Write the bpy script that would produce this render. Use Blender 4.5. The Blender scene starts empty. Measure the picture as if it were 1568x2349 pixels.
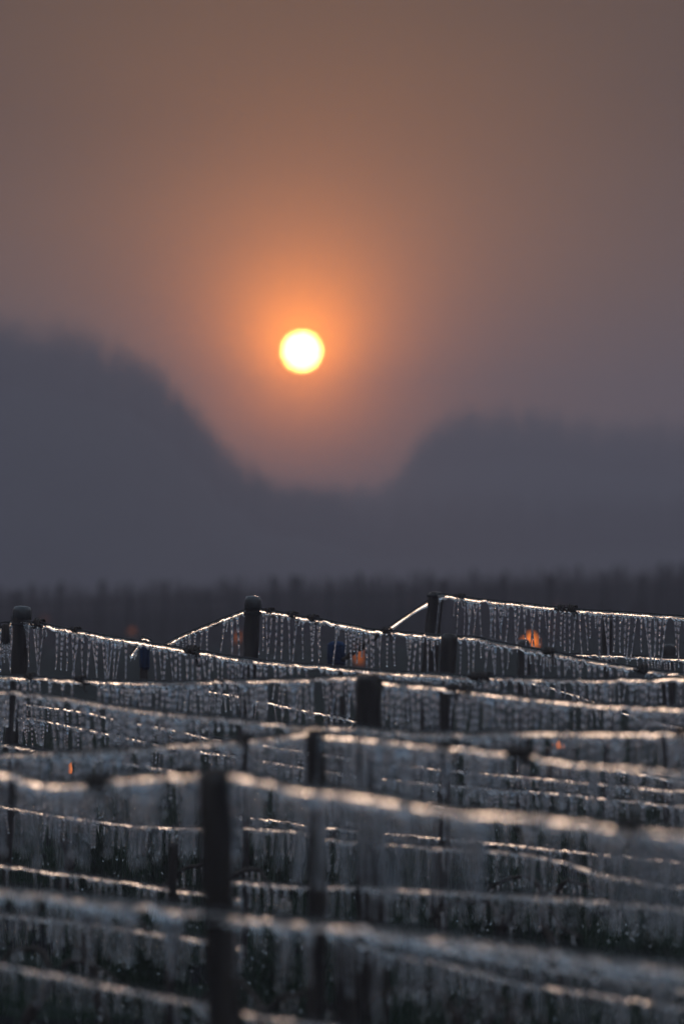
import bpy, math, random
from mathutils import Vector, noise
random.seed(7)
R = random.random
def U(a, b): return a + (b - a) * random.random()

# ------------------------------------------------------------------ camera
scene = bpy.context.scene
COL = scene.collection
K = 9.24e-5                      # radians per pixel of the 1568-pixel-wide working view
CAMZ = 1.75
cam_d = bpy.data.cameras.new("camera")
cam = bpy.data.objects.new("camera", cam_d)
COL.objects.link(cam)
cam_d.sensor_fit = 'HORIZONTAL'
cam_d.sensor_width = 24.0
cam_d.lens = 24.0 / (2 * 784 * K)
cam_d.clip_start = 0.1
cam_d.clip_end = 4000
PITCH = math.atan((1330 - 1174.5) * K)
cam.location = (0, 0, CAMZ)
cam.rotation_euler = (math.radians(90) + PITCH, 0, 0)
cam_d.dof.use_dof = True
cam_d.dof.focus_distance = 21.9
cam_d.dof.aperture_fstop = 2.4
scene.camera = cam

# ------------------------------------------------------------------ sky and sun
SUN_AZ = (692 - 784) * K
SUN_EL = (1330 - 806) * K
sd = Vector((math.sin(SUN_AZ) * math.cos(SUN_EL), math.cos(SUN_AZ) * math.cos(SUN_EL), math.sin(SUN_EL)))
world = bpy.data.worlds.new("World")
scene.world = world
world.use_nodes = True
nt = world.node_tree
nt.nodes.clear()
def N(t, **kw):
    n = nt.nodes.new(t)
    for k, v in kw.items(): setattr(n, k, v)
    return n
def M(op, a, b=None, c=None):
    n = N('ShaderNodeMath', operation=op)
    for i, x in enumerate((a, b, c)):
        if x is None: continue
        if isinstance(x, (int, float)): n.inputs[i].default_value = x
        else: nt.links.new(x, n.inputs[i])
    return n.outputs[0]
def VM(op, a, b):
    n = N('ShaderNodeVectorMath', operation=op)
    for i, x in enumerate((a, b)):
        if isinstance(x, (tuple, list, Vector)): n.inputs[i].default_value = x
        elif isinstance(x, (int, float)): n.inputs['Scale'].default_value = x
        else: nt.links.new(x, n.inputs[i] if not (op == 'SCALE' and i == 1) else n.inputs['Scale'])
    return n.outputs['Value'] if op == 'DOT_PRODUCT' else n.outputs['Vector']
tc = N('ShaderNodeTexCoord')
dirn = VM('NORMALIZE', tc.outputs['Generated'], (0, 0, 0))
sep = N('ShaderNodeSeparateXYZ'); nt.links.new(dirn, sep.inputs[0])
el = M('MULTIPLY', M('ARCSINE', sep.outputs['Z']), 180 / math.pi)
cosang = M('MINIMUM', VM('DOT_PRODUCT', dirn, tuple(sd)), 1.0)
ang = M('MULTIPLY', M('ARCCOSINE', cosang), 180 / math.pi)
ramp = N('ShaderNodeValToRGB')
nt.links.new(M('MULTIPLY', M('ADD', el, 2.0), 1 / 62.0), ramp.inputs[0])
cr = ramp.color_ramp
SKY = [(-2, (.08, .085, .12)), (0.5, (.08, .085, .14)), (2.2, (.07, .055, .07)), (3.6, (.04, .026, .022)),
       (5.5, (.01, .004, .0)), (8, (.03, .015, .004)), (12, (.26, .24, .24)), (18, (.56, .58, .64)), (30, (.66, .78, .94)), (60, (.62, .82, 1.08))]
while len(cr.elements) > 1: cr.elements.remove(cr.elements[-1])
cr.elements[0].position = 0; cr.elements[0].color = SKY[0][1] + (1,)
for e, c in SKY[1:]:
    x = cr.elements.new((e + 2) / 62.0); x.color = c + (1,)
def glow(width, col, power=1.0):
    a = M('DIVIDE', ang, width)
    if power != 1.0: a = M('POWER', a, power)
    return VM('SCALE', col, M('POWER', math.e, M('MULTIPLY', a, -1.0)))
s1 = glow(0.46, (11.0, 2.7, .02), 1.0)
s2 = glow(1.4, (1.6, .42, .06), 1.15)
s3 = glow(4.2, (.34, .135, .0), 1.5)
lift = N('ShaderNodeMapRange', interpolation_type='SMOOTHSTEP')
nt.links.new(el, lift.inputs[0]); lift.inputs[1].default_value = 0.3; lift.inputs[2].default_value = 5.0
lift.inputs[3].default_value = 0.15; lift.inputs[4].default_value = 1.0
s3 = VM('SCALE', s3, lift.outputs[0])
low = N('ShaderNodeMapRange', interpolation_type='SMOOTHSTEP')
nt.links.new(el, low.inputs[0]); low.inputs[1].default_value = 0.6; low.inputs[2].default_value = 2.2
low.inputs[3].default_value = 0.08; low.inputs[4].default_value = 1.0
s2 = VM('SCALE', s2, low.outputs[0])
s6 = glow(50.0, (.02, .015, .012), 2.0)
wsp = N('ShaderNodeTexNoise'); wsp.inputs['Scale'].default_value = 9.0; wsp.inputs['Detail'].default_value = 3.0
nt.links.new(VM('MULTIPLY', dirn, (1.0, 1.0, 2.6)), wsp.inputs['Vector'])
veil = M('ADD', M('MULTIPLY', wsp.outputs['Fac'], 0.5), 0.75)        # uneven thin high mist
s2 = VM('SCALE', s2, veil); s3 = VM('SCALE', s3, veil)
mr = N('ShaderNodeMapRange', interpolation_type='SMOOTHSTEP')
nt.links.new(ang, mr.inputs[0])
mr.inputs[1].default_value = 0.190; mr.inputs[2].default_value = 0.220
mr.inputs[3].default_value = 1.0; mr.inputs[4].default_value = 0.0
s4 = VM('SCALE', (95.0, 46.0, 11.5), mr.outputs[0])
nish = N('ShaderNodeTexSky', sky_type='NISHITA', sun_disc=False, sun_elevation=SUN_EL, sun_rotation=SUN_AZ)
nish.air_density = 1.0; nish.dust_density = 2.0
s5 = VM('SCALE', nish.outputs[0], 0.0012)
tot = VM('ADD', VM('ADD', VM('ADD', ramp.outputs[0], s1), VM('ADD', s2, s3)), VM('ADD', VM('ADD', s4, s6), s5))
bg = N('ShaderNodeBackground'); nt.links.new(tot, bg.inputs[0]); bg.inputs[1].default_value = 1.0
wo = N('ShaderNodeOutputWorld'); nt.links.new(bg.outputs[0], wo.inputs[0])
world.cycles.sampling_method = 'MANUAL'; world.cycles.sample_map_resolution = 2048

sun_d = bpy.data.lights.new("sun", 'SUN')
sun_d.energy = 3.0; sun_d.angle = math.radians(0.53); sun_d.color = (1.0, .68, .48)
sun = bpy.data.objects.new("sun", sun_d); COL.objects.link(sun)
sun.rotation_euler = (-sd).to_track_quat('-Z', 'Y').to_euler()
sun.location = (0, 0, 30)

vs = scene.view_settings
vs.view_transform = 'Standard'; vs.look = 'None'; vs.exposure = 0.0; vs.gamma = 1.0
vs.use_curve_mapping = False
cy = scene.cycles
cy.max_bounces = 26; cy.transmission_bounces = 26; cy.transparent_max_bounces = 16
cy.diffuse_bounces = 2; cy.glossy_bounces = 4; cy.volume_bounces = 0
cy.caustics_reflective = False; cy.caustics_refractive = False
cy.sample_clamp_indirect = 16.0; cy.use_denoising = True; cy.use_adaptive_sampling = True; cy.adaptive_threshold = .025
cy.blur_glossy = 0.0

# ------------------------------------------------------------------ helpers
FWD = Vector((0, math.cos(PITCH), math.sin(PITCH)))
UPV = Vector((0, -math.sin(PITCH), math.cos(PITCH)))
def ray(u, v):
    d = Vector((1, 0, 0)) * ((u - 784) * K) + UPV * ((1174.5 - v) * K) + FWD
    return d / d.y
def at(u, v, Y):
    return Vector((0, 0, CAMZ)) + ray(u, v) * Y
SLOPE = 1.5                                     # every row runs along (1, -1.5)
def at_row(u, v, y0, off=0.0):
    d = ray(u, v)
    Y = (y0 + off) / (1 + SLOPE * d.x)
    return Vector((0, 0, CAMZ)) + d * Y
def smooth(a, b, x):
    t = max(0, min(1, (x - a) / (b - a))); return t * t * (3 - 2 * t)
def lerp_tab(tab, x):
    if x <= tab[0][0]: return tab[0][1]
    for (a, p), (b, q) in zip(tab, tab[1:]):
        if x <= b: return p + (q - p) * smooth(0, 1, (x - a) / (b - a))
    return tab[-1][1]
GY = [(-110, 0), (10, -0.04), (14, .02), (17.5, .13), (22, .36), (40, .55), (62, .70), (100, .68), (150, .60), (195, .3), (270, -3.0), (400, -5), (800, -5)]
def ground_z(x, y):
    z = lerp_tab(GY, y)
    t = smooth(30, 120, y) * (1 - smooth(170, 260, y))
    z += t * .037 * max(-14, min(14, x))
    z += .03 * noise.noise(Vector((x * .7, y * .7, 0))) + .012 * noise.noise(Vector((x * 3, y * 3, 5)))
    return z

def mesh_obj(name, verts, faces, mat, parent=None, base=None, smooth_=True):
    base = Vector(base) if base is not None else Vector((0, 0, 0))
    me = bpy.data.meshes.new(name)
    me.from_pydata([tuple(Vector(v) - base) for v in verts], [], faces)
    if smooth_:
        me.polygons.foreach_set('use_smooth', [True] * len(me.polygons))
    me.materials.append(mat)
    me.update()
    return link(name, me, parent, base)
def link(name, me, parent, base):
    o = bpy.data.objects.new(name, me); COL.objects.link(o)
    if parent is not None:
        o.parent = parent; o.location = Vector(base) - parent_world(parent)
    else:
        o.location = base
    return o
def parent_world(p):
    w = Vector(p.location)
    while p.parent is not None:
        p = p.parent; w = w + Vector(p.location)
    return w
def tag(o, label, cat, group=None, kind=None):
    o['label'] = label
    if cat: o['category'] = cat
    if group: o['group'] = group
    if kind: o['kind'] = kind
    return o
def empty(name, loc):
    o = bpy.data.objects.new(name, None); COL.objects.link(o); o.location = loc
    o.empty_display_size = .1
    return o
class MB:
    def __init__(s): s.v = []; s.f = []
    def add(s, v, f):
        n = len(s.v); s.v += v; s.f += [tuple(i + n for i in q) for q in f]
    def build(s, name, mat, parent=None, base=None, smooth_=True):
        return mesh_obj(name, s.v, s.f, mat, parent, base, smooth_)
def frames(pts):
    out = []
    up = Vector((0, 0, 1)); prev = None
    for i in range(len(pts)):
        t = (pts[min(i + 1, len(pts) - 1)] - pts[max(i - 1, 0)])
        t = t.normalized() if t.length > 1e-9 else Vector((0, 0, 1))
        if prev is None:
            a = up if abs(t.z) < .9 else Vector((0, 1, 0))
            s = t.cross(a).normalized()
        else:
            s = (prev - t * prev.dot(t)).normalized()
        prev = s
        out.append((t, s, s.cross(t).normalized()))
    return out
def tube(pts, rad, n=8, jitter=0.0, seed=0, cap=True):
    pts = [Vector(p) for p in pts]
    fr = frames(pts); v = []; f = []
    for i, (p, (t, s, w)) in enumerate(zip(pts, fr)):
        r = rad[i] if isinstance(rad, (list, tuple)) else rad
        for k in range(n):
            a = 2 * math.pi * k / n
            d = s * math.cos(a) + w * math.sin(a)
            rr = r * (1 + jitter * noise.noise(Vector((d.x * 2 + seed, d.y * 2, d.z * 2 + i * .45))))
            v.append(p + d * rr)
    for i in range(len(pts) - 1):
        for k in range(n):
            a = i * n + k; b = i * n + (k + 1) % n
            f.append((a, a + n, b + n, b))
    if cap:
        f.append(tuple(range(n)))
        f.append(tuple((len(pts) - 1) * n + k for k in range(n - 1, -1, -1)))
    return v, f
def catmull(P, step):
    P = [Vector(p) for p in P]
    P = [P[0] * 2 - P[1]] + P + [P[-1] * 2 - P[-2]]
    dense = []
    for i in range(1, len(P) - 2):
        a, b, c, d = P[i - 1:i + 3]
        for j in range(24):
            t = j / 24
            dense.append(.5 * ((2 * b) + (c - a) * t + (2 * a - 5 * b + 4 * c - d) * t * t + (3 * b - a - 3 * c + d) * t ** 3))
    dense.append(P[-2])
    out = [dense[0]]; acc = 0
    for a, b in zip(dense, dense[1:]):
        L = (b - a).length; pos = 0
        while L > 0 and acc + (L - pos) >= step:
            pos += step - acc; acc = 0
            out.append(a.lerp(b, pos / L))
        acc += L - pos
    return out

# ------------------------------------------------------------------ materials
def new_mat(name):
    m = bpy.data.materials.new(name); m.use_nodes = True
    t = m.node_tree; t.nodes.clear()
    o = t.nodes.new('ShaderNodeOutputMaterial')
    p = t.nodes.new('ShaderNodeBsdfPrincipled')
    t.links.new(p.outputs[0], o.inputs[0])
    return m, t, p, o
def noise_bump(t, p, scale, strength, dist=.01, stretch=None, coord='Object'):
    c = t.nodes.new('ShaderNodeTexCoord'); src = c.outputs[coord]
    if stretch:
        mp = t.nodes.new('ShaderNodeMapping'); mp.inputs['Scale'].default_value = stretch
        t.links.new(src, mp.inputs[0]); src = mp.outputs[0]
    n = t.nodes.new('ShaderNodeTexNoise'); n.inputs['Scale'].default_value = scale; n.inputs['Detail'].default_value = 4
    t.links.new(src, n.inputs['Vector'])
    b = t.nodes.new('ShaderNodeBump'); b.inputs['Strength'].default_value = strength; b.inputs['Distance'].default_value = dist
    t.links.new(n.outputs['Fac'], b.inputs['Height']); t.links.new(b.outputs[0], p.inputs['Normal'])
    return n, src
def two_tone(t, p, n, a, b, lo=.35, hi=.65):
    r = t.nodes.new('ShaderNodeValToRGB')
    r.color_ramp.elements[0].position = lo; r.color_ramp.elements[0].color = a + (1,)
    r.color_ramp.elements[1].position = hi; r.color_ramp.elements[1].color = b + (1,)
    t.links.new(n.outputs['Fac'], r.inputs[0]); t.links.new(r.outputs[0], p.inputs['Base Color'])
    return r
def ice(name, rough, bump_scale, bump, tint=(.97, .985, 1.0), trans=1.0):
    m, t, p, o = new_mat(name)
    p.inputs['Base Color'].default_value = tint + (1,)
    p.inputs['Roughness'].default_value = rough
    p.inputs['IOR'].default_value = 1.31
    p.inputs['Transmission Weight'].default_value = trans
    noise_bump(t, p, bump_scale, bump, .004)
    return m
ICE = ice('clear_ice', .04, 130, .25, (.84, .93, 1.0), .98)
SLEEVE = ice('cloudy_ice', .36, 90, .5, (1, 1, 1), .97)
def patchy(m, lo, hi):
    t = m.node_tree; p = [n for n in t.nodes if n.type == 'BSDF_PRINCIPLED'][0]
    c = t.nodes.new('ShaderNodeTexCoord'); n = t.nodes.new('ShaderNodeTexNoise'); n.inputs['Scale'].default_value = 11; n.inputs['Detail'].default_value = 3
    t.links.new(c.outputs['Object'], n.inputs['Vector'])
    r = t.nodes.new('ShaderNodeMapRange'); r.inputs[1].default_value = .40; r.inputs[2].default_value = .60
    r.inputs[3].default_value = lo; r.inputs[4].default_value = hi
    t.links.new(n.outputs['Fac'], r.inputs[0]); t.links.new(r.outputs[0], p.inputs['Roughness'])
patchy(SLEEVE, .10, .38)
def wood(name, a, b, scale=30):
    m, t, p, o = new_mat(name)
    n, s = noise_bump(t, p, scale, .7, .01, (1, 1, .12))
    two_tone(t, p, n, a, b)
    p.inputs['Roughness'].default_value = .9; p.inputs['Specular IOR Level'].default_value = .12
    return m
WOOD = wood('weathered_wood', (.005, .004, .004), (.022, .018, .015))
for _n in WOOD.node_tree.nodes:
    if _n.type == 'BSDF_PRINCIPLED': _n.inputs['Roughness'].default_value = .45; _n.inputs['Specular IOR Level'].default_value = .25
FARWOOD = wood('far_wood', (.006, .007, .008), (.018, .019, .020), 6)
BLUE = wood('blue_paint', (.002, .010, .032), (.005, .028, .075), 40)
BARK = wood('vine_bark', (.012, .010, .009), (.045, .036, .030), 60)
m, t, p, o = new_mat('dark_wire'); WIRE = m
n, s = noise_bump(t, p, 200, .6, .003); two_tone(t, p, n, (.006, .006, .007), (.028, .028, .030), .4, .8)
p.inputs['Roughness'].default_value = .8; p.inputs['Specular IOR Level'].default_value = .2
m, t, p, o = new_mat('rusty_tin'); TIN = m
n, s = noise_bump(t, p, 25, .3, .004); two_tone(t, p, n, (.03, .02, .015), (.10, .07, .05)); p.inputs['Metallic'].default_value = .5; p.inputs['Roughness'].default_value = .6
m, t, p, o = new_mat('wax'); WAX = m
p.inputs['Base Color'].default_value = (.6, .5, .4, 1); p.inputs['Roughness'].default_value = .5
def flame_mat(name, strength):
    m, t, p, o = new_mat(name)
    e = t.nodes.new('ShaderNodeEmission'); e.inputs[0].default_value = (1.0, .24, .035, 1); e.inputs[1].default_value = strength
    t.links.new(e.outputs[0], o.inputs[0]); return m
FLAME = flame_mat('flame', 1.15)
FLAME_LOW = flame_mat('low_flame', .28)
FLAME_DIM = flame_mat('dim_flame', .11)
m, t, p, o = new_mat('frosty_soil'); SOIL = m
n, s = noise_bump(t, p, 2.2, .8, .06)
r = two_tone(t, p, n, (.007, .0075, .008), (.016, .020, .018), .4, .62)
x = r.color_ramp.elements.new(.52); x.color = (.008, .014, .009, 1)
p.inputs['Roughness'].default_value = .95; p.inputs['Specular IOR Level'].default_value = .0
m, t, p, o = new_mat('wooded_hill'); HILL = m
n, s = noise_bump(t, p, .08, 1, 1.5); two_tone(t, p, n, (.010, .013, .012), (.022, .025, .023)); p.inputs['Roughness'].default_value = .95; p.inputs['Specular IOR Level'].default_value = 0.0
m, t, p, o = new_mat('icy_grass'); GRASS = m
n, s = noise_bump(t, p, 8, .2, .01); two_tone(t, p, n, (.006, .018, .008), (.016, .036, .018)); p.inputs['Roughness'].default_value = .28
p.inputs['Specular IOR Level'].default_value = .5

# ------------------------------------------------------------------ ground, hills
def axis(parts):
    out = []
    for a, b, n in parts: out += [a + (b - a) * i / n for i in range(n)]
    return out + [parts[-1][1]]
xs = axis([(-395, -40, 14), (-40, -6, 17), (-6, 6, 60), (6, 40, 17), (40, 395, 14)])
ys = axis([(-95, 6, 12), (6, 32, 130), (32, 60, 40), (60, 260, 50), (260, 638, 14)])
v = [(x, y, ground_z(x, y)) for y in ys for x in xs]
w = len(xs)
f = [(j * w + i, j * w + i + 1, (j + 1) * w + i + 1, (j + 1) * w + i) for j in range(len(ys) - 1) for i in range(w - 1)]
g = mesh_obj('ground', v, f, SOIL); g['kind'] = 'structure'
g['label'] = 'dark frosty vineyard soil with thin grass'

def hill(name, prof, Y, depth, label, seed):
    """a wooded ridge: prof gives its skyline, Y its distance in metres"""
    def sky(u):
        return lerp_tab(prof, u)
    v = []; f = []
    us = [-5200 + 60 * i for i in range(190)]
    us = [u for u in us if abs((u - 784) * K * Y) < 300]
    us = sorted(set(us + [-200 + 10 * i for i in range(0, 200)]))
    rows = 17
    for j in range(rows):
        q = -1 + 2 * j / (rows - 1)
        y = Y + q * depth
        for u in us:
            X = (u - 784) * K * Y
            h = max(1.0, CAMZ + (1330 - sky(u)) * K * Y + 6)
            s = math.cos(q * math.pi / 2) ** .8 if abs(q) < 1 else 0
            z = -6 + h * s
            z += s * (.4 * noise.noise(Vector((X * .09, y * .05, seed))) + .3 * noise.noise(Vector((X * .35, y * .2, seed + 4))) + .2 * noise.noise(Vector((X * .9, y * .5, seed + 8))))
            v.append((X, y, z))
    w = len(us)
    f = [(j * w + i, j * w + i + 1, (j + 1) * w + i + 1, (j + 1) * w + i) for j in range(rows - 1) for i in range(w - 1)]
    o = mesh_obj(name, v, f, HILL); o['kind'] = 'structure'; o['label'] = label
    return o
HL = [(-5000, 900), (-2500, 780), (-600, 745), (0, 770), (160, 788), (300, 828), (350, 858), (415, 915), (480, 985), (550, 1060), (640, 1120), (900, 1180), (1400, 1160), (3000, 1120), (5000, 1200)]
hill('hill', [(u, v + 80) for u, v in HL],
     425, 70, 'tall wooded hill fading in the mist under the sun', 1)
HR = [(-5000, 1250), (-1500, 1240), (600, 1230), (820, 1180), (900, 1120), (940, 1055), (975, 1000), (1010, 976), (1080, 962), (1200, 962), (1400, 990), (1700, 1000), (2600, 960), (4000, 1020), (5500, 1100)]
hill('hill', [(u, v + 65) for u, v in HR],
     560, 50, 'lower wooded hill with a blunt end fading in the mist', 9)

HM = [(-5000, 1120), (-1000, 1110), (300, 1100), (560, 1118), (700, 1125), (850, 1122), (1000, 1100), (1300, 1080), (2500, 1100), (5000, 1110)]
hill('hill', [(u, v + 50) for u, v in HM],
     592, 38, 'long low ridge at the back of the misty valley', 17)

def ridge_fringe(prof, Y, depth, H, count, label, seed, lower):
    """thin stems added along a ridge so its skyline melts as if in mist"""
    rnd = random.Random(seed); mb = MB()
    for i in range(count):
        u = rnd.uniform(-700, 2300); X = (u - 784) * K * Y; y = Y + rnd.uniform(-.3, .12) * depth
        base = CAMZ + (1330 - lerp_tab(prof, u) - lower) * K * Y
        q = noise.noise(Vector((X * .06, seed, 0)))
        h = H * (1 + .35 * q) * rnd.random()  # added stems get sparser upward, imitating a mist-softened hill edge
        w = rnd.uniform(.08, .20); dx = rnd.gauss(0, .12) * h
        z0 = base - 2.5; z1 = base + h
        mb.add([Vector((X - w, y, z0)), Vector((X + w, y - w, z0)), Vector((X, y + w, z0)), Vector((X + dx, y, z1))], [(0, 1, 3), (1, 2, 3), (2, 0, 3)])
    o = mb.build('mist_fringe', HILL, smooth_=False); o['kind'] = 'stuff'; o['label'] = label
ridge_fringe(HL, 425, 70, 5.0, 6500, 'added thin stems standing in for mist along the tall hill', 5, 75)
ridge_fringe(HR, 560, 50, 5.5, 7500, 'added thin stems standing in for mist along the lower blunt hill', 6, 60)
ridge_fringe(HM, 592, 38, 4.0, 6000, 'added thin stems standing in for mist along the long low ridge', 7, 45)

# ------------------------------------------------------------------ icicles (shared meshes)
def make_icicle(i):
    """unit length, hanging from z=0 to z=-1; rippled like a real one"""
    rnd = random.Random(100 + i)
    n = 8; rings = 30
    v = []; f = []
    r0 = rnd.uniform(.0062, .0076); r1 = rnd.uniform(.0030, .0042)
    ph = rnd.uniform(0, 6); lobes = rnd.uniform(10, 15)
    bx, by = rnd.uniform(-.004, .004), rnd.uniform(-.004, .004)
    for j in range(rings):
        t = j / (rings - 1)
        r = r0 + (r1 - r0) * t ** .8
        r += .0032 * math.exp(-t * 22)                       # flared root
        r *= 1 + .14 * math.sin(ph + lobes * 2 * math.pi * t * .55 + rnd.uniform(-.7, .7)) + rnd.uniform(-.05, .05)
        if t > .93: r *= math.sqrt(max(0.02, 1 - ((t - .93) / .07) ** 2))
        cx = bx * math.sin(t * 5 + ph); cyy = by * math.sin(t * 4 + ph * 2)
        for k in range(n):
            a = 2 * math.pi * k / n
            rr = r * (1 + .10 * math.sin(a * 2 + ph + t * 3))
            v.append(Vector((cx + rr * math.cos(a), cyy + rr * math.sin(a), -t)))
    for j in range(rings - 1):
        for k in range(n):
            a = j * n + k; b = j * n + (k + 1) % n
            f.append((a, a + n, b + n, b))
    f.append(tuple(range(n))); f.append(tuple((rings - 1) * n + k for k in range(n - 1, -1, -1)))
    me = bpy.data.meshes.new('icicle'); me.from_pydata([tuple(q) for q in v], [], f)
    me.polygons.foreach_set('use_smooth', [True] * len(me.polygons)); me.materials.append(ICE); me.update()
    return me
ICICLES = [make_icicle(i) for i in range(16)]
def hang(parent, p, L, wide=1.0, lean=None, leany=None):
    me = random.choice(ICICLES)
    o = bpy.data.objects.new('icicle', me); COL.objects.link(o)
    o.parent = parent; o.location = p - parent_world(parent)
    o.scale = (wide, wide, L)
    o.rotation_euler = (U(-.05, .05) if leany is None else leany, -(U(-.02, .14) if lean is None else lean), U(0, 6.28))
    return o

# a few curled ties shared by all wires
def make_tie(i):
    rnd = random.Random(i * 31 + 5); mb = MB()
    for c in range(4):
        pts = []; ph = rnd.uniform(0, 6); rr = rnd.uniform(.008, .016); x0 = rnd.uniform(-.02, .02)
        for k in range(14):
            a = ph + k * .62
            pts.append(Vector((x0 + (k - 7) * .0035 * rnd.uniform(.7, 1.3), rr * math.cos(a), rr * math.sin(a))))
        mb.add(*tube(pts, .0042, 5))
    hook = [Vector((.012, .006, -.008)), Vector((.018, .007, -.025)), Vector((.016, .007, -.045)), Vector((.026, .008, -.056)), Vector((.038, .008, -.052))]
    mb.add(*tube(catmull(hook, .006), .003, 5))
    me = bpy.data.meshes.new('twist_tie'); me.from_pydata([tuple(q) for q in mb.v], [], mb.f); me.materials.append(BARK)
    me.polygons.foreach_set('use_smooth', [True] * len(me.polygons)); me.update()
    return me
TIES = [make_tie(i) for i in range(5)]

def iced_wire(name, pts, label, L=.20, gap=(.026, .062), knots=(), lenf=None, group=None, thick=1.0, drop=(.015, .030), icicles=True, wave=.003, skip=(), wide=1.0, clump=0.0):
    pts = catmull(pts, .012)
    seed = R() * 50
    pts = [p + Vector((0, 0, wave * noise.noise(Vector((i * .06, seed, 0))) + .0012 * noise.noise(Vector((i * .35, seed, 3))))) for i, p in enumerate(pts)]
    base = pts[len(pts) // 2].copy()
    v, f = tube(pts, [.0052 * thick ** .5 * (1 + .25 * noise.noise(Vector((i * .25, seed, 9)))) for i in range(len(pts))], 6)
    root = mesh_obj(name, v, f, WIRE, None, base)
    tag(root, label, 'wire', group)
    # where the icicles hang
    roots = []
    n = len(pts); i = random.randint(0, 3)
    while icicles and i < n:
        roots.append(i)
        g = U(*gap)
        c = noise.noise(Vector((i * .018, seed, 20)))
        if clump:
            c2 = noise.noise(Vector((i * .045, seed, 77)))
            g *= (1 - .28 * clump) if c2 > .08 else (1 + 1.3 * clump if c2 < -.12 else 1)
        elif c > .22: g *= .62
        if R() < .055: g += U(.05, .10)
        i += max(1, int(round(g / .012)))
    # ice sleeve hanging under the strand, deeper beside each root
    dep = []
    for i in range(n):
        d = drop[0] * .8 + (drop[1] - drop[0] * .8) * max(0, .45 + .9 * noise.noise(Vector((i * .16, seed, 40))))
        dep.append(d)
    for r in roots:
        for q in range(-4, 5):
            if 0 <= r + q < n:
                dep[r + q] = max(dep[r + q], (drop[1] * 1.1) * math.exp(-(q / 1.8) ** 2))
    v = []; f = []
    fr = frames(pts)
    prof = [(0.0, -.05), (.5, -.08), (1.0, -.30), (.55, -.68), (0.0, -1.0), (-.55, -.68), (-1.0, -.30), (-.5, -.08)]
    for i, p in enumerate(pts):
        tt = fr[i][0]; side = Vector((tt.y, -tt.x, 0)).normalized()
        hw = .0092 * thick * (1 + .28 * noise.noise(Vector((i * .2, seed, 60))))
        for a, b in prof:
            z = b * dep[i] if b < 0 else b * .006
            v.append(p + side * (a * hw) + Vector((0, 0, z - .001)))
    k = len(prof)
    for i in range(n - 1):
        for j in range(k):
            a = i * k + j; b = i * k + (j + 1) % k
            f.append((a, b, b + k, a + k))
    f.append(tuple(range(k - 1, -1, -1))); f.append(tuple((n - 1) * k + j for j in range(k)))
    mesh_obj('ice_sleeve', v, f, SLEEVE, root, base)
    for r in roots:
        p = pts[r]
        if any(a < p.x < b for a, b in skip): continue
        s = L * U(.82, 1.12)
        if R() < .14: s *= U(.35, .8)
        if lenf: s *= lenf(p)
        if s > .015:
            hang(root, p + Vector((U(-.003, .003), U(-.003, .003), -dep[r] * .45)), s, wide * U(.8, 1.15) * min(1, .55 + s * 3))
        if R() < .45 and r + 3 < n:
            q = r + random.randint(1, 2)
            hang(root, pts[q] + Vector((0, 0, -dep[q] * .5)), L * U(.10, .30), .75 * wide)
    for kx in knots:
        i = min(range(n), key=lambda q: abs(pts[q].x - kx))
        t = bpy.data.objects.new('twist_tie', random.choice(TIES)); COL.objects.link(t)
        t.parent = root; t.location = pts[i] - base
        tt = fr[i][0]; t.rotation_euler = (0, -math.asin(max(-1, min(1, tt.z))), math.atan2(tt.y, tt.x))
        s = U(.8, 1.25); t.scale = (s, s, s)
    return root, pts
def row_pts(px, y0, off=0.0):
    return [at_row(u, v, y0, off) for u, v in px]

# ------------------------------------------------------------------ posts
def post(name, top, wpx_r, label, lean=(0, 0), mat=WOOD, cap=False, group=None, wrap=None, seed=0, dome=.3, film=False, bury=.12):
    """a rough round post from the ground up to `top`; lean = sideways shift of the foot in metres"""
    r = wpx_r
    fx, fy = top.x + lean[0], top.y + lean[1]
    foot = Vector((fx, fy, ground_z(fx, fy) - bury))
    n = 26; pts = []; rad = []
    H = top.z - foot.z
    for i in range(n + 1):
        t = i / n; z = foot.z + H * t
        bend = .010 * math.sin(t * 3.3 + seed) + .006 * noise.noise(Vector((t * 5, seed, 1)))
        pts.append(Vector((foot.x + (top.x - foot.x) * t + bend * (1 - t) * t * 4, foot.y + (top.y - foot.y) * t, z)))
        rad.append(r * (1.12 - .12 * t) * (1 + .04 * noise.noise(Vector((t * 9, seed, 2)))))
    # a few rings for the weathered top
    pts = pts[:-1]; rad = rad[:-1]
    d = (top - pts[-1]).normalized()
    for q, rr in ((.035, 1.0), (.02, .98), (.010, .93), (.003, .72), (0, dome)):
        pts.append(top - d * q); rad.append(r * rr)
    if cap:
        for i in range(len(pts)):
            q = (top - pts[i]).length
            if q < .055: rad[i] *= 1.07
            elif q < .10: rad[i] *= .90
    v, f = tube(pts, rad, 14, .26, seed)
    root = mesh_obj(name, v, f, mat, None, foot)
    tag(root, label, 'post', group)
    if wrap:
        for wz in wrap:
            mb = MB(); c = top - d * wz
            for tnum in range(3):
                rr = r * 1.04 + .003
                mb.add(*tube([c + Vector((rr * math.cos(a * .42), rr * math.sin(a * .42), .004 * tnum - .004 + .002 * math.sin(a * .9 + tnum))) for a in range(16)], .0032, 5))
            mb.build('wire_wrap', WIRE, root, c)
    if cap:
        mb = MB()
        mb.add(*tube([top - d * .055, top - d * .04, top - d * .012, top + d * .004, top + d * .008], [r * 1.08, r * 1.14, r * 1.12, r * .9, r * .3], 14, .15, seed + 3))
        mb.build('ice_cap', DARKICE, root, top)
    return root
DARKICE = ice('grey_ice', .3, 60, .5, (.022, .024, .026), .0)

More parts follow.
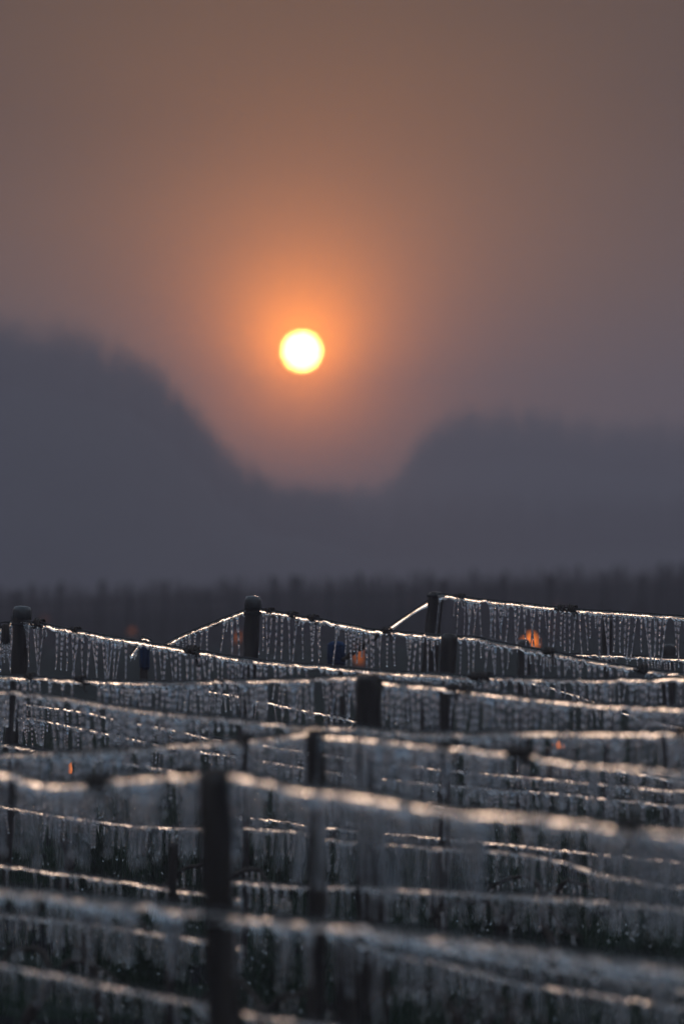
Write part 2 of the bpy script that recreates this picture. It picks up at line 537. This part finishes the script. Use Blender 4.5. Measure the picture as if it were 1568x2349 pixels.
post('wooden_post', at(1000, 1358, 24.0) , .040, 'tall leaning wooden post with a bare flat top holding the highest wire', (-.11, .05), seed=3, dome=.75, wrap=(.02,))
pB1 = post('wooden_post', at(580, 1371, 21.36), .034, 'wooden post with ice-capped head beside the blue-topped stake', (-.09, 0), cap=True, seed=5, wrap=(.072,))
post('wooden_post', at(1031, 1454, 20.1), .035, 'dark wooden post half behind the tall leaning bare-topped post', (-.06, 0), seed=8, dome=.7)
pC1 = post('wooden_post', at(51, 1394, 21.35), .039, 'thick wooden post with ice-capped head and a tensioner beside it', (-.10, 0), cap=True, seed=11, wrap=(.075,))
post('wooden_post', at(846, 1548, 17.02), .047, 'stout short wooden post with a flat dark top between icicle curtains', (.02, 0), seed=14, dome=.85)
post('wooden_post', at(722, 1672, 14.2), .027, 'slim wooden post behind the big blurred post, holding a sagging wire', (.01, .02), seed=17, dome=.7)
post('wooden_post', at(489, 1767, 11.85), .040, 'big dark blurred post at the front of the trellis', (.09, -.05), seed=21, dome=.8)
post('wooden_post', at(822, 1682, 15.4), .010, 'thin dark stake standing in the icicle curtain behind the slim post', (.01, 0), seed=23, dome=.6)
post('wooden_post', at(1201, 1467, 25.2), .034, 'dark post in front of the brightest orange candle flame', (-.01, 0), seed=29, dome=.4)
post('wooden_post', at(1392, 1418, 24.6), .026, 'slim dark post behind the curtain of the highest wire', (0, 0), seed=31, dome=.5)
post('wooden_post', at(1534, 1478, 24.9), .037, 'round-topped dark post with a thin wire loop over it', (0, 0), seed=33, dome=.3)
post('wooden_post', at(1018, 1580, 18.2), .018, 'narrow dark stake behind the icicles next to the stout short post', (0, 0), seed=36, dome=.5)
post('wooden_post', at(558, 1560, 19.3), .014, 'narrow dark stake under the post with the ice-capped head', (0, 0), seed=38, dome=.5)
post('wooden_post', at(398, 1928, 15.0), .016, 'short dark stake low in the icicles beside the big blurred post', (0, 0), seed=41, dome=.5)
post('wooden_post', at(787, 2140, 13.0), .030, 'low dark stump under the front lower wire', (0, 0), seed=43, dome=.6)

def blue_stake(u, v, Y, r, label, s):
    top = at(u, v, Y)
    o = post('stake', top - Vector((0, 0, .004)), r * .94, label, (0, 0), seed=s, dome=.45)
    o['category'] = 'stake'
    mb = MB()
    mb.add(*tube([top - Vector((0, 0, q)) for q in (.125, .09, .05, .02, .008, .001, -.002)], [r * .98, r * 1.01, r * 1.02, r * 1.0, r * .9, r * .6, r * .2], 16, .08, s))
    sl = mb.build('blue_sleeve', BLUE, o, top)
    mb = MB()
    for k in range(8):
        z = top.z - .022 - k * .0125
        mb.add(*tube([Vector((top.x + (r + .001) * math.cos(a * .4), top.y + (r + .001) * math.sin(a * .4), z + .004 * math.sin(a * .2 + k))) for a in range(17)], .0036, 5))
    mb.build('twine', BLUE, sl, top)
blue_stake(771, 1472, 24.4, .046, 'thick stake with a blue rounded top wound with icy twine', 51)
blue_stake(331, 1480, 23.8, .024, 'slim stake with a blue top seen through the icicles of the tensioner wire', 52)

# ------------------------------------------------------------------ wires
A0, B0, C0, D0, E0, F0, G0 = 24.6, 20.95, 19.2, 17.2, 15.5, 14.1, 11.5
def kx(y0, *us): return [at_row(u, 1500, y0).x for u in us]
iced_wire('iced_wire', row_pts([(1006, 1362), (1060, 1368), (1100, 1374), (1200, 1384), (1290, 1394), (1400, 1402), (1568, 1413), (1760, 1430)], A0),
          'highest wire, hung with long sharp icicles, tied to the tall leaning post', .215, (.030, .055), kx(A0, 1055, 1285, 1310))
aw, awp = iced_wire('anchor_wire', [at(994, 1370, 23.98), at(940, 1406, 24.05), at(905, 1429, 24.09), at(880, 1446, 24.12)],
          'slanting anchor wire with a smooth ice ribbon below the tall leaning post', icicles=False, drop=(.022, .030), thick=.9, wave=.001)
mb = MB()
for k in range(2):
    mb.add(*tube(catmull([at(u, v, yy) + Vector((0, .006 * math.sin(i * 1.6 + k * 3), .007 * math.cos(i * 1.6 + k * 3))) for i, (u, v, yy) in enumerate(
        [(884, 1443, 24.11), (870, 1455, 24.14), (856, 1466, 24.17), (842, 1474, 24.2), (830, 1484, 24.23), (815, 1494, 24.27), (800, 1504, 24.31), (788, 1512, 24.36), (776, 1519, 24.38)])], .012), .008, 6, .7, k))
mb.build('twisted_tail', BARK, aw, at(840, 1476, 24.2))
for k in range(7):
    hang(aw, at(866 - k * 12, 1462 + k * 8, 24.15 + k * .03), U(.03, .09), .8)
iced_wire('iced_wire', row_pts([(300, 1500), (318, 1474), (326, 1461), (340, 1464), (360, 1477), (385, 1473), (430, 1451), (500, 1423), (562, 1400), (600, 1397), (680, 1411), (740, 1421), (840, 1440), (890, 1446), (980, 1454), (1050, 1459), (1100, 1463), (1150, 1475), (1250, 1492), (1340, 1510), (1440, 1528), (1568, 1545), (1760, 1570)], B0, -.06),
          'wire peaking at the ice-capped post beside the blue stake, then falling away', .215, (.032, .066), kx(B0, 620, 673, 720, 888, 1260, 1470), skip=[kx(B0, 754, 770), kx(B0, 775, 790), kx(B0, 560, 578), kx(B0, 1012, 1050)],
          lenf=lambda p: max(.12, smooth(at_row(360, 1480, B0).x, at_row(520, 1480, B0).x, p.x)))
iced_wire('iced_wire', row_pts([(-160, 1475), (0, 1442), (28, 1424), (75, 1426), (140, 1438), (230, 1455), (320, 1470), (440, 1490), (500, 1500), (600, 1515), (700, 1523), (780, 1531), (880, 1538), (1000, 1545), (1080, 1550), (1200, 1553), (1320, 1556), (1450, 1555), (1568, 1553), (1760, 1555)], C0, -.05),
          'wire running from the thick ice-capped post with the tensioner', .215, (.028, .058), kx(C0, 90, 175, 445, 1090, 1110), skip=[kx(C0, 321, 341)])
iced_wire('iced_wire', row_pts([(-160, 1540), (0, 1548), (65, 1552), (185, 1558), (300, 1562), (420, 1562), (560, 1558), (680, 1555), (780, 1551), (846, 1553), (900, 1563), (1010, 1573), (1100, 1585), (1160, 1592), (1260, 1603), (1400, 1615), (1568, 1622), (1760, 1640)], D0, .05),
          'wire with dense icicles meeting the top of the stout short post', .21, (.028, .054), kx(D0, 68, 185, 1040, 1070), wide=1.2, clump=.9)
iced_wire('iced_wire', row_pts([(-160, 1566), (0, 1582), (80, 1590), (200, 1606), (300, 1622), (400, 1634), (500, 1643), (600, 1653), (700, 1664), (800, 1665), (880, 1672), (1000, 1678), (1200, 1677), (1350, 1676), (1568, 1678), (1760, 1682)], E0, -.02),
          'wire crossing in front of the stout short post below its top', .21, (.028, .054), kx(E0, 1560), wide=1.2, clump=.9)
iced_wire('iced_wire', row_pts([(-160, 1732), (0, 1727), (150, 1722), (300, 1714), (420, 1703), (500, 1697), (600, 1690), (700, 1677), (745, 1682), (880, 1692), (950, 1702), (1040, 1710), (1160, 1722), (1240, 1735), (1350, 1748), (1450, 1758), (1568, 1765), (1760, 1780)], F0, -.03),
          'sagging wire held by the slim post behind the big blurred post', .21, (.028, .054), kx(F0, 560, 1020, 1188, 1200), wide=1.2, clump=.9)
iced_wire('iced_wire', row_pts([(-160, 1750), (0, 1766), (70, 1784), (140, 1792), (220, 1788), (330, 1776), (457, 1768), (530, 1768), (570, 1776), (640, 1793), (750, 1808), (900, 1826), (1000, 1846), (1150, 1860), (1300, 1873), (1450, 1890), (1568, 1900), (1760, 1925)], G0, -.05),
          'front top wire with long blurred icicles tied to the big blurred post', .215, (.020, .040), kx(G0, 215, 225, 430, 1440), skip=[kx(G0, 458, 522)], wide=1.1, clump=1.0, thick=1.35, drop=(.017, .036))
iced_wire('iced_wire', row_pts([(-160, 2022), (0, 2035), (120, 2045), (250, 2060), (400, 2076), (520, 2092), (620, 2102), (780, 2116), (900, 2129), (1000, 2141), (1200, 2166), (1400, 2192), (1568, 2211), (1760, 2235)], G0, -.20),
          'thick lower wire crossing in front of the big blurred post', .15, (.024, .050), skip=[kx(G0, 462, 532)], wide=1.1, clump=1.0, thick=1.7, drop=(.024, .042))
iced_wire('iced_wire', row_pts([(-160, 2180), (0, 2208), (60, 2220), (150, 2235), (240, 2255), (330, 2272), (430, 2290), (560, 2318), (700, 2340), (1000, 2390)], G0, .1),
          'lowest front wire behind the foot of the big blurred post', .08, (.03, .08), thick=1.1, drop=(.012, .022))
# lower wires of the rows behind
LOW = [
 ([(1230, 1492), (1290, 1499), (1400, 1502), (1568, 1510), (1760, 1524)], A0, .3, 'lower wire with short sharp icicles under the highest wire', .07, (.018, .04), .7),
 ([(1200, 1560), (1300, 1585), (1440, 1636), (1568, 1668), (1760, 1700)], A0, -.2, 'lowest iced wire under the highest wire', .06, (.018, .045), .7),
 ([(470, 1580), (560, 1597), (650, 1616), (740, 1635), (810, 1650), (960, 1690), (1120, 1716), (1300, 1745), (1568, 1790)], B0, .0, 'lower wire with bright short icicles under the peaking wire', .085, (.022, .05), .9),
 ([(-100, 1590), (80, 1615), (200, 1632), (270, 1648), (380, 1668), (480, 1690), (640, 1712), (860, 1745), (1000, 1760), (1250, 1782), (1568, 1812), (1760, 1830)], C0, -.05, 'upper of two close lower wires under the tensioner wire', .11, (.026, .055), 1.0),
 ([(-100, 1628), (0, 1640), (70, 1645), (150, 1660), (250, 1680), (340, 1700), (500, 1726), (800, 1772), (1000, 1795), (1250, 1815), (1568, 1846), (1760, 1860)], C0, -.08, 'lower of two close lower wires under the tensioner wire', .12, (.026, .06), 1.0),
 ([(-100, 1690), (200, 1735), (450, 1770), (700, 1800), (960, 1838), (1090, 1852), (1300, 1885), (1568, 1930), (1760, 1955)], D0, .0, 'middle wire below the stout short post', .12, (.026, .06), .9),
 ([(-100, 1830), (300, 1890), (640, 1900), (780, 1925), (1000, 1940), (1090, 1946), (1210, 1956), (1330, 1985), (1418, 2010), (1568, 2030), (1760, 2050)], D0, -.06, 'lowest wire below the stout short post', .10, (.028, .07), .9),
 ([(-100, 1970), (60, 1990), (200, 2008), (300, 2022), (440, 2045), (560, 2060)], E0, .0, 'short low wire ending near the big blurred post', .08, (.03, .07), .9),
 ([(520, 2017), (620, 2026), (700, 2032), (784, 2030), (900, 2036), (1000, 2040), (1120, 2047), (1300, 2058), (1450, 2070), (1568, 2080), (1760, 2095)], E0, -.04, 'level low wire behind the thick front lower wire', .09, (.03, .06), .9),
 ([(640, 2098), (800, 2128), (960, 2160), (1100, 2186), (1300, 2222), (1568, 2264), (1760, 2290)], F0, .0, 'middle low wire under the sagging wire', .09, (.03, .07), .9),
 ([(820, 2160), (890, 2181), (960, 2195), (1100, 2225), (1190, 2250), (1300, 2266), (1568, 2306), (1760, 2330)], F0, -.05, 'bottom wire close above the grass under the sagging wire', .07, (.03, .08), .8),
 ([(540, 1868), (640, 1880), (720, 1890), (860, 1906), (1000, 1918), (1250, 1942), (1568, 1975), (1760, 1995)], C0, -.12, 'thin low wire below the two close wires past the slim post', .07, (.03, .07), .7),
 ([(-100, 2082), (120, 2106), (300, 2130), (440, 2150), (560, 2172)], F0, .05, 'thin low wire ending behind the foot of the big blurred post', .07, (.03, .07), .7),
]
for px, y0, off, lab, L, gap, th in LOW:
    iced_wire('iced_wire', row_pts(px, y0, off), lab, L, gap, thick=th, clump=.8, drop=(.012, .022))

# tensioner hanging by the thick ice-capped post
tb = at(12, 1434, 21.2)
tn = empty('wire_tensioner', tb); tag(tn, 'dark metal wire tensioner hanging beside the thick ice-capped post', 'tensioner')
mb = MB(); mb.add(*tube([tb + Vector((0, 0, .004)), tb + Vector((0, 0, -.004)), tb + Vector((.001, 0, -.07)), tb + Vector((.002, 0, -.085))], [.012, .019, .021, .014], 8, .3, 3)); mb.build('body', BARK, tn, tb)
mb = MB(); mb.add(*tube([tb + Vector((0, 0, -.02 + .0)), tb + Vector((-.02, -.01, -.01)), tb + Vector((-.02, -.01, .01)), tb + Vector((0, 0, .014)), tb + Vector((.02, 0, .012))], .004, 6)); mb.build('hook', WIRE, tn, tb)
for k in range(4):
    hang(tn, tb + Vector((-.012 + .009 * k, -.012, -.06)), U(.07, .13), .8)

# ------------------------------------------------------------------ loose wire loops
def loop(u0, v0, u1, v1, hgt, Y, lab):
    a, b = at(u0, v0, Y), at(u1, v1, Y)
    pts = [a.lerp(b, i / 16) + Vector((0, .01 * math.sin(i), hgt * math.sin(math.pi * i / 16) ** .7)) for i in range(17)]
    o = MB(); o.add(*tube(pts, .0016, 5)); w = o.build('wire_loop', WIRE, None, a); tag(w, lab, 'wire')
loop(1380, 1403, 1412, 1405, .010, 22.6, 'thin loose wire loop on top of the highest wire')
loop(1508, 1505, 1560, 1508, .055, 24.6, 'thin bent wire loop over the round-topped post')

# ------------------------------------------------------------------ grapevines
def vine(u, y0, h, label, seed):
    rnd = random.Random(seed)
    X = at_row(u, 1900, y0).x; Y = y0 - SLOPE * X + .02
    b = Vector((X, Y, ground_z(X, Y) - .05))
    root = empty('grapevine', b); tag(root, label, 'grapevine', 'pruned vines along the trellis rows')
    pts = []; p = b.copy()
    for i in range(9):
        pts.append(p.copy()); p = p + Vector((rnd.uniform(-.035, .035), rnd.uniform(-.03, .03), h / 8))
    mb = MB(); mb.add(*tube(catmull(pts, .02), .022, 9, .55, seed)); mb.build('trunk', BARK, root, b)
    head = pts[-1]
    for s in (-1, 1):
        q = [head - Vector((0, 0, .04))]
        dirv = Vector((1, -SLOPE, 0)).normalized() * s
        for i in range(1, 6):
            q.append(head + dirv * (i * .09) + Vector((rnd.uniform(-.01, .01), rnd.uniform(-.01, .01), .05 * math.sin(i * .8) + rnd.uniform(-.015, .015))))
        cp = catmull(q, .015)
        mb = MB(); mb.add(*tube(cp, [.011 - .006 * i / len(cp) for i in range(len(cp))], 7, .5, seed + 2))
        c = mb.build('cane', BARK, root, head)
        for i in range(4, len(cp), 3):
            if rnd.random() < .8: hang(root, cp[i] - Vector((0, 0, .004)), rnd.uniform(.03, .10), .7)
VL = [(160, C0, 'near the lowest candle flame under the tensioner wire'), (1300, C0, 'beneath the dark post that hides the biggest flame'),
      (480, D0, 'behind the big blurred post, under the dense icicle wire'), (1150, D0, 'under the dense icicle wire past the stout short post'),
      (240, E0, 'by the short low wire that ends near the big blurred post'), (1180, E0, 'on the level low wire behind the thick front wire'),
      (90, F0, 'at the far end of the sagging wire from the slim post'), (600, F0, 'between the slim post and the big blurred post'),
      (1100, F0, 'on the middle low wire under the sagging wire'), (1280, G0, 'under the thick front lower wire away from its post')]
for i, (u, y0, lab) in enumerate(VL):
    vine(u, y0, U(.42, .56), 'dark gnarled pruned grapevine ' + lab, 300 + i)

# ------------------------------------------------------------------ candles (frost pots)
def candle(u, v, Y, fw, fh, label, mat=FLAME, s=1.0):
    """flame base centre at pixel (u, v), standing on the ground at distance Y"""
    p = at(u, v, Y); gz = ground_z(p.x, p.y)
    hb = max(.10, min(.45, p.z - gz))
    p.z = gz + hb
    root = empty('frost_candle', Vector((p.x, p.y, gz))); tag(root, label, 'candle', 'frost candles burning in the vineyard')
    r = .10 * s; b = Vector((p.x, p.y, gz))
    mb = MB()
    prof = [(r * .86, -.02), (r * .9, .01), (r * .96, hb * .5), (r, hb - .03), (r * 1.05, hb - .02), (r * 1.05, hb - .008), (r * .98, hb - .008), (r * .95, hb - .04)]
    n = 18; vv = []; ff = []
    for q, (rr, z) in enumerate(prof):
        for k in range(n): vv.append(b + Vector((rr * math.cos(2 * math.pi * k / n), rr * math.sin(2 * math.pi * k / n), z)))
    for q in range(len(prof) - 1):
        for k in range(n):
            a = q * n + k; c = q * n + (k + 1) % n; ff.append((a, c, c + n, a + n))
    ff.append(tuple(range(n - 1, -1, -1)))
    mb.add(vv, ff); mb.build('pail', TIN, root, b)
    mb = MB(); mb.add(*tube([b + Vector((0, 0, hb - .06)), b + Vector((0, 0, hb - .03))], r * .97, 14)); mb.build('wax', WAX, root, b)
    pts = []; rad = []
    for i in range(11):
        t = i / 10
        pts.append(p + Vector((fw * .18 * math.sin(t * 4 + u), 0, -.03 + fh * t)))
        rad.append(max(.002, fw * .5 * (math.sin(math.pi * min(1, .22 + t * .78)) ** .8) * (1 + .12 * math.sin(9 * t + u))))
    mb = MB(); mb.add(*tube(pts, rad, 10, .35, u)); mb.build('flame', mat, root, p)
candle(1212, 1480, 60, .19, .18, 'frost candle with the biggest flame, behind a dark round-topped post')
candle(826, 1520, 52, .10, .22, 'frost candle flame glowing beside the slanting anchor wire', FLAME_LOW)
candle(305, 1452, 74, .11, .13, 'small dim candle flame on the far field, above the slim blue-topped stake', FLAME_DIM)
candle(1286, 1402, 110, .22, .24, 'far candle flame showing over a knot in the highest wire', FLAME_DIM)
candle(951, 1395, 115, .20, .20, 'far candle flame just above the slanting anchor wire', FLAME_DIM)
candle(105, 1425, 95, .14, .14, 'faint far candle flame near the thick ice-capped post', FLAME_DIM)
candle(545, 1470, 64, .06, .16, 'narrow candle flame half behind the ice-capped post by the blue stake', FLAME_LOW)
candle(1262, 1470, 80, .08, .22, 'thin candle flame behind the curtain of the highest wire', FLAME_DIM)
candle(160, 1770, 25.6, .042, .08, 'near candle flame low between icicles below the tensioner wire')
candle(1284, 1712, 30.0, .06, .07, 'near candle flame low under the slim post behind the highest wire', FLAME)

# ------------------------------------------------------------------ far vineyard on the rise
mb_far = MB()
proto = []
for i in range(6):
    rr = U(.035, .055); H = 1.2
    v, f = tube([Vector((U(-.02, .02), 0, z)) for z in (-.1, .3 * H, .6 * H, H - .03, H)], [rr * 1.1, rr, rr, rr * .95, rr * .6], 7, .15, i)
    me = bpy.data.meshes.new('far_post'); me.from_pydata([tuple(q) for q in v], [], f); me.materials.append(FARWOOD); me.update(); proto.append(me)
def far_top(x, y): return CAMZ + (1330 - (1338 - (x / (K * y) + 784) * .032)) * K * y
Y = 76.0; cnt = 0
while Y < 190:
    half = .0724 * Y * 1.12 + .6
    x = -half + U(0, 1)
    while x < half and cnt < 290:
        y = Y + U(-1.2, 1.2)
        o = bpy.data.objects.new('far_post', random.choice(proto)); COL.objects.link(o)
        o.location = (x, y, ground_z(x, y)); o.rotation_euler = (U(-.05, .05), U(-.06, .06), U(0, 6.28))
        lim = far_top(x, y) - ground_z(x, y) - abs(random.gauss(0, .25))
        s = U(.85, 1.15); o.scale = (s, s, max(.5, min(1.25, lim / 1.2)))
        tag(o, 'dark blurred post on the misty far field', 'post', 'posts on the far field'); cnt += 1
        x += U(.8, 1.7) * (Y / 100)
    # wires and bare shoots along this far row
    for hz in (.45, .8):
        n = 30; xs_ = [-half - .5 + (2 * half + 1) * i / n for i in range(n + 1)]
        mb_far.add(*tube([Vector((xx, Y + .1 * math.sin(xx), ground_z(xx, Y) + hz - .03 * math.sin(xx * 2.1) ** 2)) for xx in xs_], .008, 4))
    xx = -half
    while xx < half:
        yb = Y + U(-1.5, 1.5); z0 = ground_z(xx, yb) - .05
        H = max(.3, far_top(xx, yb) - z0 - .1 - abs(random.gauss(0, .22))); w_ = U(.008, .022); dx = U(-.05, .05)
        mb_far.add([Vector((xx - w_, yb, z0)), Vector((xx + w_, yb - w_, z0)), Vector((xx, yb + w_, z0)), Vector((xx + dx, yb, z0 + H))],
                   [(0, 1, 3), (1, 2, 3), (2, 0, 3)])
        xx += U(.02, .09)
    Y += U(5.0, 8.0)
o = mb_far.build('far_vines', FARWOOD, smooth_=False); o['kind'] = 'stuff'; tag(o, 'mass of bare vines and wires across the misty far field', 'vines')

# ------------------------------------------------------------------ grass
mb = MB()
rg = random.Random(77)
def blade(x, y, h, w, lean, a):
    z = ground_z(x, y) - .01
    c, s = math.cos(a), math.sin(a)
    dx, dy = lean * math.cos(a * 1.7), lean * math.sin(a * 1.7)
    n = len(mb.v)
    mb.v += [Vector((x - w * c, y - w * s, z)), Vector((x + w * c, y + w * s, z)),
             Vector((x + w * .7 * c + dx * .35, y + w * .7 * s + dy * .35, z + h * .6)), Vector((x - w * .7 * c + dx * .35, y - w * .7 * s + dy * .35, z + h * .6)),
             Vector((x + dx, y + dy, z + h))]
    mb.f += [(n, n + 1, n + 2, n + 3), (n + 3, n + 2, n + 4)]
for i in range(26000):
    y = 13 + 26 * rg.random() ** 1.1
    x = (rg.random() * 2 - 1) * (.085 * y + .5)
    q = noise.noise(Vector((x * 1.3, y * 1.3, 8)))
    if q < -.05 and rg.random() < .75: continue
    blade(x, y, rg.uniform(.05, .16) * (1.3 + q), rg.uniform(.002, .005), rg.uniform(.01, .07), rg.uniform(0, 6.28))
for (u, v_, yy) in [(610, 1990, 21.5), (690, 1990, 21.8), (560, 1985, 21.2), (900, 2000, 21.0), (1140, 2080, 19.5), (1300, 2120, 19.0), (330, 2150, 18.0), (210, 2130, 18.4), (1000, 1985, 22.0), (230, 1985, 21.5), (390, 2000, 21.0), (1500, 2200, 18.0), (640, 2230, 17.6), (1390, 1930, 22.5)]:
    p = at(u, v_, yy)
    for i in range(420):
        a = rg.uniform(0, 6.28); d = abs(rg.gauss(0, .07))
        blade(p.x + d * math.cos(a), p.y + d * math.sin(a), rg.uniform(.10, .34), rg.uniform(.002, .0045), rg.uniform(.02, .12), rg.uniform(0, 6.28))
o = mb.build('grass', GRASS, smooth_=False); o['kind'] = 'stuff'; tag(o, 'dark icy grass tufts between the trellis rows', 'grass')
# frozen drops caught in the grass
md = MB()
for i in range(5200):
    q = rg.choice(mb.v[4::5])
    if q.y > 30: continue
    r = rg.uniform(.0018, .0045)
    md.add([q + Vector((r, 0, 0)), q + Vector((-r, 0, 0)), q + Vector((0, r, 0)), q + Vector((0, -r, 0)), q + Vector((0, 0, r * 1.3)), q + Vector((0, 0, -r * 1.6))],
           [(0, 2, 4), (2, 1, 4), (1, 3, 4), (3, 0, 4), (2, 0, 5), (1, 2, 5), (3, 1, 5), (0, 3, 5)])
o = md.build('frozen_drops', ICE); o['kind'] = 'stuff'; tag(o, 'clear frozen drops sprinkled over the grass', 'ice drops')

# ------------------------------------------------------------------ haze
m = bpy.data.materials.new('morning_mist'); m.use_nodes = True
t = m.node_tree; t.nodes.clear()
o_ = t.nodes.new('ShaderNodeOutputMaterial'); pv = t.nodes.new('ShaderNodeVolumePrincipled')
pv.inputs['Color'].default_value = (.335, .302, .345, 1); pv.inputs['Density'].default_value = .0036; pv.inputs['Anisotropy'].default_value = .1
t.links.new(pv.outputs[0], o_.inputs['Volume'])
x0, x1, y0_, y1, z0, z1 = -405, 405, -105, 645, -8.0, 29.0
v = [(x, y, z) for z in (z0, z1) for y in (y0_, y1) for x in (x0, x1)]
f = [(0, 2, 3, 1), (4, 5, 7, 6), (0, 1, 5, 4), (2, 6, 7, 3), (0, 4, 6, 2), (1, 3, 7, 5)]
hz = mesh_obj('haze', v, f, m, smooth_=False); hz['kind'] = 'stuff'; hz['label'] = 'thin cold morning mist over the vineyard'
m.cycles.homogeneous_volume = True
